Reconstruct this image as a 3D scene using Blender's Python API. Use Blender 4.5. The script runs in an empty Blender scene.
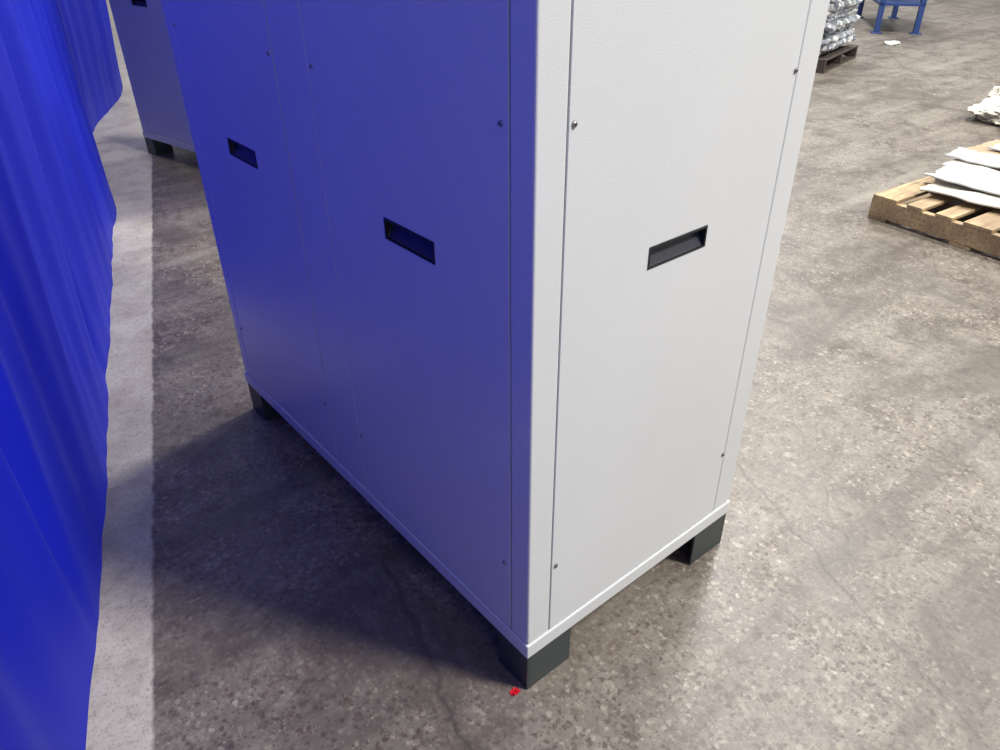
import bpy, bmesh, math, random
from mathutils import Vector, Matrix, noise
random.seed(7)
S=bpy.context.scene
COL=S.collection
# ------------------------------------------------------------ materials
def mat(name):
    m=bpy.data.materials.new(name); m.use_nodes=True
    nt=m.node_tree; b=nt.nodes["Principled BSDF"]
    return m,nt,b
def N(nt,t,**k):
    n=nt.nodes.new(t)
    for a,v in k.items(): setattr(n,a,v)
    return n
def L(nt,a,b): nt.links.new(a,b)
def ramp(nt,fac,stops,interp='LINEAR'):
    r=nt.nodes.new("ShaderNodeValToRGB"); r.color_ramp.interpolation=interp
    e=r.color_ramp.elements
    while len(e)<len(stops): e.new(0.5)
    for i,(p,c) in enumerate(stops):
        e[i].position=p; e[i].color=(c[0],c[1],c[2],1) if not isinstance(c,(int,float)) else (c,c,c,1)
    L(nt,fac,r.inputs[0]); return r.outputs[0]
def mixc(nt,fac,a,b,mode='MIX'):
    n=nt.nodes.new("ShaderNodeMix"); n.data_type='RGBA'; n.blend_type=mode
    for s,v in ((n.inputs[0],fac),(n.inputs[6],a),(n.inputs[7],b)):
        if hasattr(v,"links"): L(nt,v,s)
        elif isinstance(v,(int,float)): s.default_value=v
        else: s.default_value=(v[0],v[1],v[2],1)
    return n.outputs[2]
def math_(nt,op,a,b=0.0,c=0.0,clamp=False):
    n=nt.nodes.new("ShaderNodeMath"); n.operation=op; n.use_clamp=clamp
    for s,v in zip(n.inputs,(a,b,c)):
        if hasattr(v,"links"): L(nt,v,s)
        else: s.default_value=v
    return n.outputs[0]
def bump(nt,b,h,strength=0.2,dist=0.002):
    n=N(nt,"ShaderNodeBump"); n.inputs["Strength"].default_value=strength; n.inputs["Distance"].default_value=dist
    L(nt,h,n.inputs["Height"]); L(nt,n.outputs[0],b.inputs["Normal"])

def powder(name,col,rough=0.36,scale=420):
    m,nt,b=mat(name)
    tc=N(nt,"ShaderNodeTexCoord")
    n1=N(nt,"ShaderNodeTexNoise"); n1.inputs["Scale"].default_value=scale; n1.inputs["Detail"].default_value=2
    L(nt,tc.outputs["Object"],n1.inputs["Vector"])
    n2=N(nt,"ShaderNodeTexNoise"); n2.inputs["Scale"].default_value=3; n2.inputs["Detail"].default_value=4
    L(nt,tc.outputs["Object"],n2.inputs["Vector"])
    c=ramp(nt,n2.outputs[0],[(0.3,[x*0.97 for x in col]),(0.7,col)])
    L(nt,c,b.inputs["Base Color"])
    b.inputs["Roughness"].default_value=rough
    b.inputs["IOR"].default_value=1.55
    bump(nt,b,n1.outputs[0],0.30,0.0012)
    return m
M_cab=powder("powder_coat_light_grey",(0.655,0.67,0.665),0.24)
M_foot=powder("foot_dark_green_grey",(0.028,0.040,0.040),0.42)
M_blue=powder("bench_blue_paint",(0.015,0.045,0.18),0.45)
def simple(name,col,rough=0.5,metal=0.0,nscale=20,var=0.15):
    m,nt,b=mat(name)
    tc=N(nt,"ShaderNodeTexCoord"); n=N(nt,"ShaderNodeTexNoise"); n.inputs["Scale"].default_value=nscale; n.inputs["Detail"].default_value=4
    L(nt,tc.outputs["Object"],n.inputs["Vector"])
    L(nt,ramp(nt,n.outputs[0],[(0.3,[x*(1-var) for x in col]),(0.7,[min(1,x*(1+var)) for x in col])]),b.inputs["Base Color"])
    b.inputs["Roughness"].default_value=rough; b.inputs["Metallic"].default_value=metal
    return m
M_black=simple("black_plastic",(0.008,0.008,0.010),0.45)
M_pocket=simple("black_plastic_pocket",(0.035,0.037,0.045),0.32)
M_screw=simple("screw_steel",(0.35,0.33,0.32),0.3,1.0)
M_slot=simple("screw_recess",(0.03,0.03,0.03),0.6)
M_red=simple("red_plastic",(0.6,0.01,0.015),0.4)
M_card=simple("cream_cardboard",(0.54,0.51,0.43),0.7,0,6,0.12)
M_kraft=simple("kraft_cardboard",(0.36,0.27,0.17),0.75,0,6,0.15)
M_white=simple("white_film",(0.60,0.60,0.58),0.45,0,8,0.08)
M_dark=simple("dark_wood",(0.06,0.045,0.035),0.7)
M_silver=simple("silver_wrap",(0.36,0.38,0.41),0.25,0.35,14,0.5)

def wood():
    m,nt,b=mat("pallet_pine")
    tc=N(nt,"ShaderNodeTexCoord"); mp=N(nt,"ShaderNodeMapping"); mp.inputs["Scale"].default_value=(2,30,30)
    L(nt,tc.outputs["Object"],mp.inputs[0])
    n=N(nt,"ShaderNodeTexNoise"); n.inputs["Scale"].default_value=2.5; n.inputs["Detail"].default_value=6
    L(nt,mp.outputs[0],n.inputs["Vector"])
    n2=N(nt,"ShaderNodeTexNoise"); n2.inputs["Scale"].default_value=5
    L(nt,tc.outputs["Object"],n2.inputs["Vector"])
    c=ramp(nt,n.outputs[0],[(0.3,(0.30,0.19,0.09)),(0.55,(0.50,0.37,0.20)),(0.8,(0.58,0.46,0.29))])
    c=mixc(nt,ramp(nt,n2.outputs[0],[(0.42,0.0),(0.70,0.7)]),c,(0.20,0.13,0.08))
    L(nt,c,b.inputs["Base Color"]); b.inputs["Roughness"].default_value=0.7
    bump(nt,b,n.outputs[0],0.3,0.003)
    return m
M_wood=wood()

def curtain_mat():
    m,nt,b=mat("blue_drape_fabric")
    tc=N(nt,"ShaderNodeTexCoord")
    n=N(nt,"ShaderNodeTexNoise"); n.inputs["Scale"].default_value=1.5; n.inputs["Detail"].default_value=3
    L(nt,tc.outputs["Object"],n.inputs["Vector"])
    c=ramp(nt,n.outputs[0],[(0.3,(0.008,0.012,0.32)),(0.7,(0.012,0.020,0.47))])
    L(nt,c,b.inputs["Base Color"]); b.inputs["Roughness"].default_value=0.5
    b.inputs["Specular IOR Level"].default_value=0.3
    b.inputs["Sheen Weight"].default_value=0.10
    b.inputs["Sheen Tint"].default_value=(0.3,0.4,1,1)
    w=N(nt,"ShaderNodeTexNoise"); w.inputs["Scale"].default_value=300
    L(nt,tc.outputs["Object"],w.inputs["Vector"]); bump(nt,b,w.outputs[0],0.15,0.001)
    t=N(nt,"ShaderNodeBsdfTranslucent"); t.inputs[0].default_value=(0.008,0.016,0.58,1)
    mx=N(nt,"ShaderNodeMixShader"); mx.inputs[0].default_value=0.36
    L(nt,b.outputs[0],mx.inputs[1]); L(nt,t.outputs[0],mx.inputs[2])
    L(nt,mx.outputs[0],nt.nodes["Material Output"].inputs["Surface"])
    return m
M_curt=curtain_mat()

def floor_mat():
    m,nt,b=mat("worn_aggregate_concrete")
    g=N(nt,"ShaderNodeNewGeometry"); P=g.outputs["Position"]
    sx=N(nt,"ShaderNodeSeparateXYZ"); L(nt,P,sx.inputs[0])
    def noi(s,d=4,r=0.55,dist=0,off=0):
        n=N(nt,"ShaderNodeTexNoise"); n.inputs["Scale"].default_value=s; n.inputs["Detail"].default_value=d
        n.inputs["Roughness"].default_value=r; n.inputs["Distortion"].default_value=dist
        if off:
            mp=N(nt,"ShaderNodeMapping"); mp.inputs["Location"].default_value=(off,off*1.3,0); L(nt,P,mp.inputs[0]); L(nt,mp.outputs[0],n.inputs["Vector"])
        else: L(nt,P,n.inputs["Vector"])
        return n.outputs[0]
    big=noi(0.8,5,0.6,0.4); mid=noi(4.0,8,0.72); mid2=noi(11,7,0.72,0.4,5.0); dirt=noi(24,5,0.7,0.3,9.0); fine=noi(75,5,0.75); grit=noi(200,2)
    c=ramp(nt,big,[(0.3,(0.140,0.116,0.092)),(0.5,(0.184,0.159,0.130)),(0.72,(0.232,0.208,0.178))])
    c=mixc(nt,ramp(nt,mid,[(0.38,0.75),(0.52,0.0)]),c,(0.078,0.060,0.047))
    c=mixc(nt,ramp(nt,mid2,[(0.50,0.0),(0.70,0.6)]),c,(0.31,0.275,0.225))
    c=mixc(nt,ramp(nt,dirt,[(0.34,0.6),(0.47,0.0)]),c,(0.070,0.053,0.042))
    def stones(scale,thr,seedoff,w=1.3):
        mp=N(nt,"ShaderNodeMapping"); mp.inputs["Location"].default_value=(seedoff,seedoff*0.7,0); L(nt,P,mp.inputs[0])
        ad=N(nt,"ShaderNodeTexNoise"); ad.inputs["Scale"].default_value=scale*1.3; ad.inputs["Detail"].default_value=3; L(nt,P,ad.inputs["Vector"])
        vm=N(nt,"ShaderNodeVectorMath"); vm.operation='MULTIPLY_ADD'; vm.inputs[1].default_value=(w/scale,)*3
        L(nt,ad.outputs["Color"],vm.inputs[0]); L(nt,mp.outputs[0],vm.inputs[2])
        v=N(nt,"ShaderNodeTexVoronoi"); v.inputs["Scale"].default_value=scale; v.voronoi_dimensions='2D'; L(nt,vm.outputs[0],v.inputs["Vector"])
        sc=N(nt,"ShaderNodeSeparateColor"); L(nt,v.outputs["Color"],sc.inputs[0])
        pick=math_(nt,'GREATER_THAN',sc.outputs[0],thr)
        near=ramp(nt,v.outputs["Distance"],[(0.25,1.0),(0.45,0.0)])
        return math_(nt,'MULTIPLY',pick,near), sc.outputs[1]
    m1,v1=stones(62,0.58,0.0); m2,v2=stones(120,0.50,3.1); m3,v3=stones(38,0.84,7.7)
    pal=[(0.0,(0.050,0.032,0.028)),(0.45,(0.10,0.065,0.050)),(0.68,(0.23,0.195,0.15)),(0.9,(0.38,0.335,0.27))]
    patch=ramp(nt,noi(2.2,4,0.6),[(0.36,0.2),(0.62,0.8)])
    c=mixc(nt,math_(nt,'MULTIPLY',m2,math_(nt,'MULTIPLY',patch,0.85)),c,ramp(nt,v2,pal))
    c=mixc(nt,math_(nt,'MULTIPLY',m1,patch),c,ramp(nt,v1,pal))
    c=mixc(nt,math_(nt,'MULTIPLY',m3,math_(nt,'MULTIPLY',patch,0.8)),c,ramp(nt,v3,pal))
    c=mixc(nt,0.6,c,ramp(nt,fine,[(0.3,0.30),(0.7,0.68)]),'OVERLAY')
    mp=N(nt,"ShaderNodeMapping"); mp.inputs["Rotation"].default_value=(0,0,0.9); mp.inputs["Scale"].default_value=(0.35,3.5,1); L(nt,P,mp.inputs[0])
    sn=N(nt,"ShaderNodeTexNoise"); sn.inputs["Scale"].default_value=1.6; sn.inputs["Detail"].default_value=6; L(nt,mp.outputs[0],sn.inputs["Vector"])
    c=mixc(nt,ramp(nt,sn.outputs[0],[(0.53,0.0),(0.66,0.5)]),c,(0.075,0.062,0.050))
    c=mixc(nt,ramp(nt,sn.outputs[0],[(0.32,0.4),(0.43,0.0)]),c,(0.32,0.29,0.245))
    # oily stains
    st=noi(1.7,7,0.66,0.8,13.0)
    c=mixc(nt,ramp(nt,st,[(0.53,0.0),(0.63,0.6)]),c,(0.080,0.064,0.050))
    # cracks: random network plus long ones
    dn=N(nt,"ShaderNodeTexNoise"); dn.inputs["Scale"].default_value=3; dn.inputs["Detail"].default_value=8; L(nt,P,dn.inputs["Vector"])
    vm=N(nt,"ShaderNodeVectorMath"); vm.operation='MULTIPLY_ADD'; vm.inputs[1].default_value=(0.3,)*3
    L(nt,dn.outputs["Color"],vm.inputs[0]); L(nt,P,vm.inputs[2])
    v=N(nt,"ShaderNodeTexVoronoi"); v.feature='DISTANCE_TO_EDGE'; v.inputs["Scale"].default_value=0.8; v.voronoi_dimensions='2D'; L(nt,vm.outputs[0],v.inputs["Vector"])
    ck=ramp(nt,v.outputs["Distance"],[(0.001,1.0),(0.005,0.0)])
    ck=math_(nt,'MULTIPLY',ck,ramp(nt,noi(1.6,4),[(0.46,0.0),(0.6,0.3)]))
    wob=math_(nt,'MULTIPLY',math_(nt,'SUBTRACT',noi(7,7,0.65),0.5),0.10)
    def seg(a,b_,wid,strength):
        a=Vector(a);b_=Vector(b_);d=(b_-a);Ln=d.length;d/=Ln
        rx=math_(nt,'SUBTRACT',sx.outputs[0],a.x); ry=math_(nt,'SUBTRACT',sx.outputs[1],a.y)
        al=math_(nt,'ADD',math_(nt,'MULTIPLY',rx,d.x),math_(nt,'MULTIPLY',ry,d.y))
        pe=math_(nt,'ADD',math_(nt,'MULTIPLY',rx,-d.y),math_(nt,'MULTIPLY',ry,d.x))
        pe=math_(nt,'ABSOLUTE',math_(nt,'ADD',pe,wob))
        line=math_(nt,'SUBTRACT',1.0,math_(nt,'DIVIDE',pe,wid),clamp=True)
        t=math_(nt,'DIVIDE',al,Ln)
        inn=ramp(nt,t,[(0.0,0.0),(0.08,1.0),(0.92,1.0),(1.0,0.0)])
        return math_(nt,'MULTIPLY',math_(nt,'MULTIPLY',line,inn),strength)
    s1=seg((-0.01,0.62),(-0.30,-0.45),0.012,0.75)
    s2=seg((1.05,0.25),(0.62,-0.75),0.009,0.5)
    s3=seg((0.86,-0.25),(2.1,-0.9),0.006,0.35)
    for q in (s1,s2,s3): ck=math_(nt,'MAXIMUM',ck,q)
    c=mixc(nt,ck,c,(0.055,0.045,0.038))
    # light worn strip along the drape
    s=math_(nt,'SUBTRACT',math_(nt,'ADD',sx.outputs[0],0.689),math_(nt,'MULTIPLY',math_(nt,'SUBTRACT',sx.outputs[1],0.396),0.333))
    s=math_(nt,'ADD',s,math_(nt,'MULTIPLY',math_(nt,'SUBTRACT',noi(14,5),0.5),0.03))
    k=ramp(nt,math_(nt,'ADD',math_(nt,'MULTIPLY',s,10),0.5),[(0.45,1.0),(0.55,0.0)])
    strip=mixc(nt,ramp(nt,mid,[(0.38,0.0),(0.60,1.0)]),(0.44,0.395,0.32),(0.60,0.555,0.465))
    strip=mixc(nt,ramp(nt,dirt,[(0.34,0.4),(0.47,0.0)]),strip,(0.27,0.22,0.165))
    strip=mixc(nt,math_(nt,'MULTIPLY',m2,0.25),strip,ramp(nt,v2,pal))
    strip=mixc(nt,0.35,strip,ramp(nt,fine,[(0.3,0.35),(0.7,0.66)]),'OVERLAY')
    c=mixc(nt,math_(nt,'MULTIPLY',k,0.95),c,strip)
    L(nt,c,b.inputs["Base Color"])
    L(nt,ramp(nt,mid,[(0.3,0.34),(0.7,0.52)]),b.inputs["Roughness"])
    h=math_(nt,'ADD',math_(nt,'MULTIPLY',fine,0.6),math_(nt,'MULTIPLY',grit,0.4))
    h=math_(nt,'SUBTRACT',h,ck)
    bump(nt,b,h,0.35,0.002)
    return m
M_floor=floor_mat()

# ------------------------------------------------------------ helpers
def empty(name,loc=(0,0,0),rz=0):
    e=bpy.data.objects.new(name,None); e.location=loc; e.rotation_euler=(0,0,rz); e.empty_display_size=0.1
    COL.objects.link(e); return e
def obj(name,bm,m,parent=None,bevel=0,seg=2,smooth=False,recalc=True):
    if recalc: bmesh.ops.recalc_face_normals(bm,faces=bm.faces)
    me=bpy.data.meshes.new(name); bm.to_mesh(me); bm.free()
    for x in (m if isinstance(m,(list,tuple)) else [m]): me.materials.append(x)
    o=bpy.data.objects.new(name,me); COL.objects.link(o)
    if parent: o.parent=parent
    if bevel:
        b=o.modifiers.new("bevel","BEVEL"); b.width=bevel; b.segments=seg; b.limit_method='ANGLE'; b.angle_limit=math.radians(40)
    if smooth:
        for p in me.polygons: p.use_smooth=True
    return o
def addbox(bm,lo,hi,M=None,mi=0):
    vs=[bm.verts.new((x,y,z)) for x in (lo[0],hi[0]) for y in (lo[1],hi[1]) for z in (lo[2],hi[2])]
    if M is not None:
        for v in vs: v.co=M@v.co
    for f in ((0,1,3,2),(4,6,7,5),(0,4,5,1),(2,3,7,6),(0,2,6,4),(1,5,7,3)):
        bm.faces.new([vs[i] for i in f]).material_index=mi
def boxes(name,lst,m,parent=None,bevel=0.0,seg=2):
    bm=bmesh.new()
    for lo,hi in lst: addbox(bm,lo,hi)
    return obj(name,bm,m,parent,bevel,seg)
def frameM(side,W,D):
    if side=='front': return lambda u,v,n: Vector((u,-n,v))
    if side=='left':  return lambda u,v,n: Vector((-n,u,v))
    if side=='right': return lambda u,v,n: Vector((W+n,u,v))
    if side=='back':  return lambda u,v,n: Vector((u,D+n,v))
def panel(name,T,u0,u1,v0,v1,hole,parent,th=0.028,bev=0.0014):
    bm=bmesh.new()
    fo=[bm.verts.new(T(*p,0)) for p in ((u0,v0),(u1,v0),(u1,v1),(u0,v1))]
    bo=[bm.verts.new(T(*p,-th)) for p in ((u0,v0),(u1,v0),(u1,v1),(u0,v1))]
    for i in range(4):
        j=(i+1)%4; bm.faces.new((fo[i],fo[j],bo[j],bo[i]))
    a,b_,c,d=hole
    fh=[bm.verts.new(T(*p,0)) for p in ((a,c),(b_,c),(b_,d),(a,d))]
    bh=[bm.verts.new(T(*p,-th)) for p in ((a,c),(b_,c),(b_,d),(a,d))]
    for i in range(4):
        j=(i+1)%4
        bm.faces.new((fo[i],fo[j],fh[j],fh[i])); bm.faces.new((fh[i],fh[j],bh[j],bh[i])); bm.faces.new((bo[i],bo[j],bh[j],bh[i]))
    return obj(name,bm,M_cab,parent,bev,3)
def handle(name,T,a,b_,c,d,parent):
    bm=bmesh.new(); r=0.004; o=0.0005
    def ring(u0,u1,v0,v1,n0,n1=None):
        n1=n0 if n1 is None else n1
        return [bm.verts.new(T(*p)) for p in ((u0,v0,n0),(u1,v0,n0),(u1,v1,n1),(u0,v1,n1))]
    R=[ring(a-o,b_+o,c-o,d+o,0.0002),ring(a-o,b_+o,c-o,d+o,0.0012),ring(a+r,b_-r,c+r*0.7,d-r,0.0012),ring(a+r+.002,b_-r-.002,c+r*0.7,d-r,-0.003,-0.022)]
    for q,s in ((0,1),(1,2),(2,3)):
        for i in range(4):
            j=(i+1)%4; bm.faces.new((R[q][i],R[q][j],R[s][j],R[s][i]))
    f=bm.faces.new(R[3]); f.material_index=1
    return obj(name,bm,[M_black,M_pocket],parent,0.0006,2,recalc=False)
def screw(name,T,u,v,parent,r=0.0048):
    bm=bmesh.new(); n=20
    prof=[(1.15,0.0),(1.15,0.0006),(1.0,0.0009),(0.92,0.0022),(0.65,0.0032),(0.3,0.0036)]
    rings=[[bm.verts.new(T(u+r*k*math.cos(t*2*math.pi/n),v+r*k*math.sin(t*2*math.pi/n),h)) for t in range(n)] for k,h in prof]
    for a,b_ in zip(rings,rings[1:]):
        for i in range(n): bm.faces.new((a[i],a[(i+1)%n],b_[(i+1)%n],b_[i]))
    bm.faces.new(rings[-1])
    for (wu,wv) in ((0.55,0.14),(0.14,0.55)):
        q=[bm.verts.new(T(u+sx*r*wu,v+sy*r*wv,0.0038)) for sx,sy in ((-1,-1),(1,-1),(1,1),(-1,1))]
        bm.faces.new(q).material_index=1
    return obj(name,bm,[M_screw,M_slot],parent,0,smooth=False,recalc=False)
# ------------------------------------------------------------ cabinet
W,D,ZF,H=0.702,1.431,0.111,1.90
def cabinet(name,loc,rz):
    e=empty(name,loc,rz); z0,z1=0.1525,H
    ins=0.028
    boxes("inner_frame",[((ins,ins,ZF+0.01),(W-ins,D-ins,z1))],M_cab,e)
    boxes("plinth",[((-0.003,-0.003,ZF),(W+0.003,D+0.003,0.1505))],M_cab,e,0.003,3)
    boxes("roof_cap",[((-0.003,-0.003,z1+0.003),(W+0.003,D+0.003,z1+0.05))],M_cab,e,0.003,3)
    cp=[((0,0,z0),(0.0615,0.0545,z1)),((0.6350,0,z0),(W,0.0545,z1)),((0,1.3845,z0),(0.0615,D,z1)),((0.6350,1.3845,z0),(W,D,z1))]
    boxes("corner_posts",cp,M_cab,e,0.0045,4)
    boxes("side_posts",[((0,0.6555,z0),(0.03,0.8045,z1)),((W-0.03,0.6555,z0),(W,0.8045,z1))],M_cab,e,0.0025,4)
    TF,TL,TR,TB=[frameM(s,W,D) for s in ('front','left','right','back')]
    hf=(0.268,0.428,0.9400,0.9805)
    panel("front_panel",TF,0.0635,0.633,z0+0.001,z1-0.002,hf,e); handle("front_handle",TF,*hf,e)
    panel("back_panel",TB,0.0635,0.633,z0+0.001,z1-0.002,hf,e); handle("back_handle",TB,*hf,e)
    k=0
    for T,sd in ((TL,'left'),(TR,'right')):
        for a,b_,h0 in ((0.057,0.652,0.260),(0.808,1.382,0.994)):
            k+=1; hh=(h0,h0+0.163,0.9400,0.9815)
            panel("side_panel_%d"%k,T,a,b_,z0+0.001,z1-0.002,hh,e,0.028,0.002); handle("side_handle_%d"%k,T,*hh,e)
            for u in (a+0.0165,b_-0.0145):
                for v in (0.342,1.222,1.82): screw("screw_s",T,u,v,e,0.0042)
    for T in (TF,TB):
        for u in (0.0735,0.6285):
            for v in (0.342,1.222,1.82): screw("screw_f",T,u,v,e)
    t=0.006
    for i,(x,y,sx) in enumerate(((0.0,0.0,1),(W,0.0,-1),(0.0,D-0.10,1),(W,D-0.10,-1))):
        w,d=0.13,0.10
        def X(a,b_): return (min(x+sx*a,x+sx*b_),max(x+sx*a,x+sx*b_))
        l=[]
        xa,xb=X(0.0,t); l.append(((xa,y,0),(xb,y+d,ZF)))
        xa,xb=X(t,w); l.append(((xa,y,0),(xb,y+t,ZF))); l.append(((xa,y+d-t,0),(xb,y+d,ZF)))
        l.append(((xa,y+t,ZF-t),(xb,y+d-t,ZF)))
        boxes("foot_%d"%(i+1),l,M_foot,e,0.001,2)
    return e
cabinet("electrical_cabinet",(0,0,0),0)
cabinet("electrical_cabinet",(1.06,3.40,0),math.radians(12.4))

# red tag by the foot
bm=bmesh.new()
g=[[bm.verts.new((-0.036+0.022*i/5+0.002*random.random(), 0.004+0.016*j/4+0.002*random.random(), 0.001+0.005*random.random())) for j in range(5)] for i in range(6)]
for i in range(5):
    for j in range(4):
        if (i,j) not in ((0,0),(4,3),(5,0)): bm.faces.new((g[i][j],g[i+1][j],g[i+1][j+1],g[i][j+1]))
o=obj("red_plastic_scrap",bm,M_red); o.modifiers.new("s","SOLIDIFY").thickness=0.001

# ------------------------------------------------------------ floor
bm=bmesh.new(); addbox(bm,(-8,-10,-0.2),(22,20,0)); obj("floor",bm,M_floor)

# ------------------------------------------------------------ curtain
pts=[(-1.33,-1.9),(-1.10,-0.9),(-0.95,-0.2),(-0.795,0.46),(-0.69,0.79),(-0.475,1.46),(-0.235,2.27),(0.10,3.38),(0.26,3.85),(0.38,4.6),(0.62,5.65),(1.25,7.0),(1.58,8.66),(2.3,11.5)]
def cat(p,n=60):
    out=[]
    for i in range(len(p)-1):
        p0=Vector(p[max(i-1,0)]);p1=Vector(p[i]);p2=Vector(p[i+1]);p3=Vector(p[min(i+2,len(p)-1)])
        for k in range(n):
            t=k/n
            out.append(0.5*((2*p1)+(-p0+p2)*t+(2*p0-5*p1+4*p2-p3)*t*t+(-p0+3*p1-3*p2+p3)*t**3))
    out.append(Vector(p[-1])); return out
raw=cat(pts)
arc=[0]
for a,b_ in zip(raw,raw[1:]): arc.append(arc[-1]+(b_-a).length)
tot=arc[-1]; step=0.014; n=int(tot/step); path=[];j=0
for i in range(n+1):
    s=tot*i/n
    while j<len(arc)-2 and arc[j+1]<s: j+=1
    t=(s-arc[j])/max(1e-9,arc[j+1]-arc[j]); path.append((s,raw[j].lerp(raw[j+1],min(1,t))))
HC=2.5; nz=44
bm=bmesh.new(); grid=[]
for i,(s,p) in enumerate(path):
    q=path[min(i+2,n)][1]-path[max(i-2,0)][1]; q.normalize(); nn=Vector((q.y,-q.x))
    col=[]
    for k in range(nz+1):
        z=HC*k/nz
        hem=0.18+0.82*min(1,z/0.7)
        sh=s+0.03*math.sin(z*1.7+s)+0.06*noise.noise(Vector((s*0.8,z*0.9,2)))
        ph=sh*2*math.pi/0.52+2.6*noise.noise(Vector((sh*0.8,0,5)))
        amp=0.034*(0.30+1.1*abs(noise.noise(Vector((sh*1.1,z*0.3,9)))))
        d=amp*math.sin(ph)*hem+0.008*math.sin(ph*2.7+1.3+z*0.4)*hem
        d+=0.045*noise.noise(Vector((sh*0.7,z*0.6,0)))*(0.3+0.7*min(1,z/0.6))+0.008*noise.noise(Vector((sh*3,z*0.9,3)))*hem
        for (fs,fd,fw) in ((4.05,0.11,0.06),(2.75,0.05,0.035),(3.4,0.035,0.03),(5.9,0.04,0.05)):
            d-=fd*math.exp(-((s-fs-0.03*math.sin(z*2+fs))/fw)**2)*(0.05+0.95*min(1,z/0.6))
        d+=0.03*(z/HC)
        col.append(bm.verts.new((p.x+nn.x*d,p.y+nn.y*d,z)))
    grid.append(col)
for a,b_ in zip(grid,grid[1:]):
    for k in range(nz): bm.faces.new((a[k],b_[k],b_[k+1],a[k+1]))
E=empty("blue_drape_curtain")
obj("drape",bm,M_curt,E,smooth=True)
bm=bmesh.new()
def tube(bm,a,b_,r,n=12,mi=0):
    a=Vector(a);b_=Vector(b_);d=(b_-a).normalized();u=d.orthogonal().normalized();v=d.cross(u)
    A=[bm.verts.new(a+r*(math.cos(t*2*math.pi/n)*u+math.sin(t*2*math.pi/n)*v)) for t in range(n)]
    B=[bm.verts.new(b_+r*(math.cos(t*2*math.pi/n)*u+math.sin(t*2*math.pi/n)*v)) for t in range(n)]
    for i in range(n): bm.faces.new((A[i],A[(i+1)%n],B[(i+1)%n],B[i])).material_index=mi
    bm.faces.new(A).material_index=mi;bm.faces.new(B[::-1]).material_index=mi
for a,b_ in zip(pts,pts[1:]): tube(bm,(a[0]+.03,a[1],HC+0.01),(b_[0]+.03,b_[1],HC+0.01),0.02)
for a in (pts[0],pts[-1]): tube(bm,(a[0]-.12,a[1],0),(a[0]-.12,a[1],HC+0.02),0.025)
obj("rail",bm,M_screw,E)

# ------------------------------------------------------------ pallet with packing
P=empty("wooden_pallet",(3.29,0.965,0),math.radians(-6))
bm=bmesh.new()
LX,LY=1.2,1.05
def rb(lo,hi,j=0.004):
    addbox(bm,tuple(c+random.uniform(-j,j)*(i<2) for i,c in enumerate(lo)),tuple(c+random.uniform(-j,j)*(i<2) for i,c in enumerate(hi)))
y=0.0
for w,gap in ((0.14,0.05),(0.09,0.06),(0.09,0.055),(0.14,0.06),(0.09,0.06),(0.09,0.05),(0.13,0)):
    rb((0,-y-w,0.112),(LX,-y,0.13)); y+=w+gap
for x in (0.0,0.58,1.16): rb((x,-1.05,0.018),(x+0.04,0,0.1115),0)
for yy in (0.0,0.45,0.93): rb((0,-yy-0.1,0.0),(LX,-yy,0.0175))
obj("slats_and_stringers",bm,M_wood,P,0.003,2)
C_=empty("flattened_cardboard_pile",(3.29,0.965,0),math.radians(-6))
bm=bmesh.new()
def warped(x,y,z,lx,ly,th,r,mi,amp,seed):
    Mx=Matrix.Translation((x,y,z))@Matrix.Rotation(r,4,'Z')
    nx,ny=22,28; top=[];bot=[]
    for i in range(nx+1):
        ta=[];ba=[]
        for j_ in range(ny+1):
            u=i/nx;v=j_/ny
            ex=0.03*noise.noise(Vector((v*5,seed,0)))*(1-2*u)
            ey=0.03*noise.noise(Vector((u*5,seed,7)))*(1-2*v)
            zz=amp*max(0,0.35+noise.noise(Vector((u*1.8,v*2.6,seed)))+0.45*abs(noise.noise(Vector((u*7,v*7,seed)))))
            ta.append(bm.verts.new(Mx@Vector((u*lx+ex,-v*ly+ey,zz+th)))); ba.append(bm.verts.new(Mx@Vector((u*lx+ex,-v*ly+ey,zz))))
        top.append(ta);bot.append(ba)
    for i in range(nx):
        for j_ in range(ny):
            bm.faces.new((top[i][j_],top[i+1][j_],top[i+1][j_+1],top[i][j_+1])).material_index=mi
            bm.faces.new((bot[i][j_],bot[i][j_+1],bot[i+1][j_+1],bot[i+1][j_])).material_index=mi
    for i in range(nx):
        for jj in (0,ny): bm.faces.new((top[i][jj],top[i+1][jj],bot[i+1][jj],bot[i][jj])).material_index=mi
    for j_ in range(ny):
        for ii in (0,nx): bm.faces.new((top[ii][j_],top[ii][j_+1],bot[ii][j_+1],bot[ii][j_])).material_index=mi
warped(0.36,-0.06,0.131,0.78,0.90,0.006,0.05,1,0.010,1)
warped(0.16,-0.15,0.150,0.34,0.86,0.007,0.16,0,0.022,4)
warped(0.32,-0.07,0.182,0.26,0.92,0.008,-0.03,2,0.020,9)
warped(0.54,-0.04,0.184,0.5,0.88,0.007,-0.05,0,0.022,13)
warped(0.62,-0.00,0.216,0.20,0.85,0.008,0.10,2,0.020,15)
warped(0.78,-0.02,0.218,0.38,0.80,0.008,0.06,1,0.016,17)
warped(0.86,-0.10,0.244,0.3,0.75,0.008,-0.10,2,0.018,21)
obj("sheets",bm,[M_card,M_kraft,M_white],C_)

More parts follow.
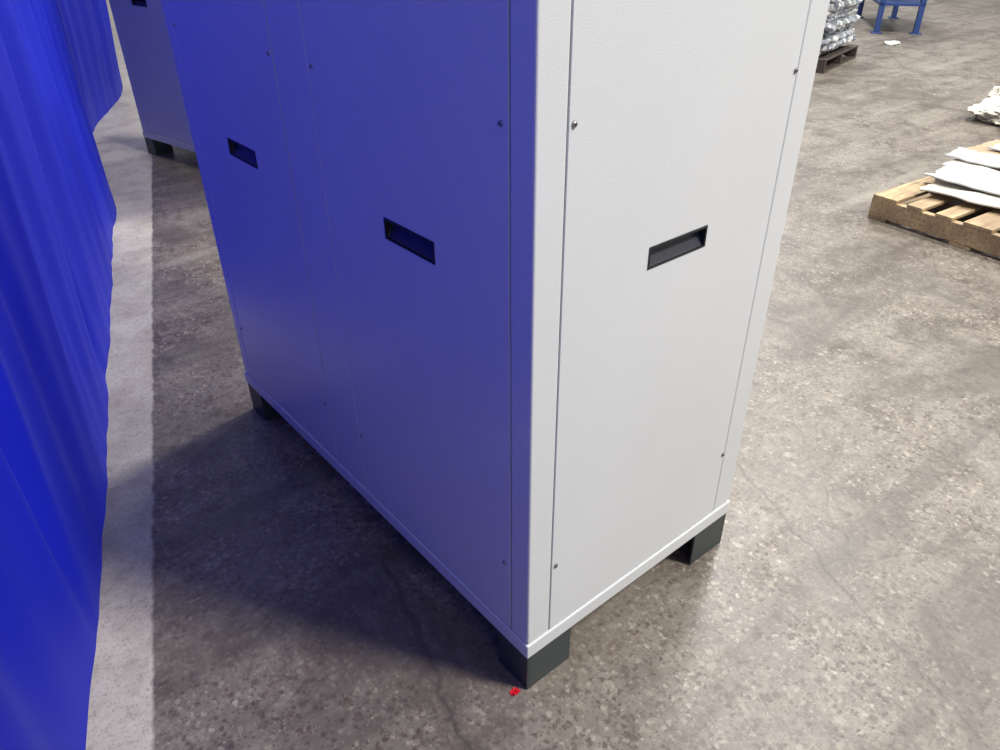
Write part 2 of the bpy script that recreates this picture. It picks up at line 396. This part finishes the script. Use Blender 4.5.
def crumple(name,loc,size,m,seed,n=5,amp=0.35,parent=None):
    bm=bmesh.new(); bmesh.ops.create_icosphere(bm,subdivisions=n,radius=1)
    for v in bm.verts:
        c=v.co.copy(); k=1+amp*noise.noise(c*1.6+Vector((seed,0,0)))+amp*0.6*abs(noise.noise(c*4+Vector((0,seed,0))))+amp*0.25*abs(noise.noise(c*10+Vector((0,0,seed))))
        v.co=Vector((c.x*k*size[0],c.y*k*size[1],c.z*k*size[2]))
    zm=min(v.co.z for v in bm.verts)
    for v in bm.verts: v.co.z=max(v.co.z, zm*0.5)-zm*0.5
    o=obj(name,bm,m,parent,smooth=False); o.location=loc; return o
K=empty("crumpled_packing_paper",(5.95,1.25,0))
crumple("paper_a",(0.05,0.05,0),(0.30,0.22,0.08),M_card,3,parent=K)
crumple("paper_b",(-0.1,-0.2,0),(0.25,0.2,0.10),M_kraft,8,parent=K)
crumple("paper_c",(0.40,0.10,0),(0.2,0.22,0.11),M_card,5,parent=K)
crumple("white_paper_scrap",(8.55,3.48,0),(0.09,0.07,0.02),M_white,2,n=4)

# wrapped stack on dark pallet
Q=empty("dark_pallet",(6.52,3.13,0),math.radians(12))
bm=bmesh.new()
for i in range(6): addbox(bm,(0,i*0.145,0.105),(1.0,i*0.145+0.1,0.123))
for x in (0,0.48,0.96): addbox(bm,(x,0,0.018),(x+0.04,0.825,0.1045))
for yy in (0,0.36,0.725): addbox(bm,(0,yy,0),(1.0,yy+0.1,0.0175))
obj("boards",bm,M_dark,Q,0.003,2)
T_=empty("wrapped_goods_stack",(6.52,3.13,0),math.radians(12))
bm=bmesh.new()
z=0.126
for i in range(11):
    h=random.uniform(0.04,0.075); j=[random.uniform(-0.05,0.05) for _ in range(4)]
    a0,a1,b0,b1=0.06+j[0],0.88+j[1],0.05+j[2],0.76+j[3]
    nx=44; per=[]
    for q in range(4):
        for t in range(nx):
            f=t/nx
            per.append(((a0+(a1-a0)*f,b0),(a1,b0+(b1-b0)*f),(a1-(a1-a0)*f,b1),(a0,b1-(b1-b0)*f))[q])
    rings=[]
    for (zz,sc) in ((0,0.95),(0.25,1.0),(0.5,1.02),(0.75,1.0),(1,0.95)):
        ring=[]
        for (x,y) in per:
            v3=Vector((x*9,y*9,i*3+zz*1.8)); nz_=noise.noise(v3)*0.07+noise.noise(v3*3)*0.05
            ring.append(bm.verts.new(((x-.5)*(sc+nz_)+.5,(y-.42)*(sc+nz_)+.42,z+h*zz+(0.018*noise.noise(Vector((x*7,y*7,i))) if i>0 or zz>0.3 else 0))))
        rings.append(ring)
    m_=len(per)
    for A,B in zip(rings,rings[1:]):
        for t in range(m_): bm.faces.new((A[t],A[(t+1)%m_],B[(t+1)%m_],B[t])).material_index=1 if noise.noise(Vector((t*0.2,i*2.0,0)))>0.0 else 0
    bm.faces.new(rings[0]);bm.faces.new(rings[-1])
    z+=h*0.96
obj("layers",bm,[M_silver,M_white],T_,smooth=False)

# blue steel workbench
B=empty("blue_workbench",(9.42,3.60,0),math.radians(37))
l=[]
bw,bd=1.4,0.50
for x in (0,bw-0.06):
    for y in (0,bd-0.06): l.append(((x,y,0.012),(x+0.06,y+0.06,0.86)))
for x in (0,bw-0.06):
    for y in (0,bd-0.06): l.append(((x-0.03,y-0.03,0),(x+0.09,y+0.09,0.012)))
l.append(((0.0,0.0,0.30),(bw,bd,0.335)))
l.append(((-0.03,-0.03,0.86),(bw+0.03,bd+0.03,0.92)))
boxes("bench_frame",l,M_blue,B,0.003,2)

# ------------------------------------------------------------ lights & world
w=bpy.data.worlds.new("hall_ambience"); S.world=w; w.use_nodes=True
bg=w.node_tree.nodes["Background"]; bg.inputs[0].default_value=(0.93,0.94,0.96,1); bg.inputs[1].default_value=0.45
def area(name,loc,tgt,size,power,col=(1,1,1)):
    d=bpy.data.lights.new(name,'AREA'); d.shape='DISK'; d.size=size; d.energy=power; d.color=col
    o=bpy.data.objects.new(name,d); COL.objects.link(o); o.location=loc
    o.rotation_euler=(Vector(tgt)-Vector(loc)).to_track_quat('-Z','Y').to_euler(); return o
area("high_bay_lamp",(2.6,-3.6,6.5),(1,0,0),1.2,680,(1,0.975,0.93))
area("high_bay_lamp",(6.0,2.4,6.5),(4,2,0),1.5,520,(1,0.98,0.95))
area("high_bay_lamp",(9.5,-1.5,6.5),(9,-1,0),1.6,540,(0.97,0.98,1))
area("high_bay_lamp",(11,7,6.5),(11,7,0),1.6,540,(0.97,0.98,1))
area("added_drape_backlight",(-3.2,2.5,2.6),(-0.2,2.0,0.9),1.5,100,(0.9,0.95,1))  # added unseen source behind the drape, makes the cloth luminous and spills blue

# ------------------------------------------------------------ camera
f,pitch,roll,cx,cy,yaw=755.7013,0.5701,-0.0119,-0.6979,-0.7704,0.8846
F0=Vector((math.cos(yaw),math.sin(yaw),0));Z=Vector((0,0,1));R0=F0.cross(Z)
F=F0*math.cos(pitch)-Z*math.sin(pitch);U0=F0*math.sin(pitch)+Z*math.cos(pitch)
R=R0*math.cos(roll)+U0*math.sin(roll);U=-R0*math.sin(roll)+U0*math.cos(roll)
cd=bpy.data.cameras.new("camera"); cd.sensor_width=36; cd.lens=36*f/1000; cd.clip_start=0.02; cd.clip_end=200
co=bpy.data.objects.new("camera",cd); COL.objects.link(co)
Mx=Matrix((R,U,-F)).transposed().to_4x4(); Mx.translation=Vector((cx,cy,1.5)); co.matrix_world=Mx
S.camera=co
S.view_settings.view_transform='Standard'
S.view_settings.look='None'
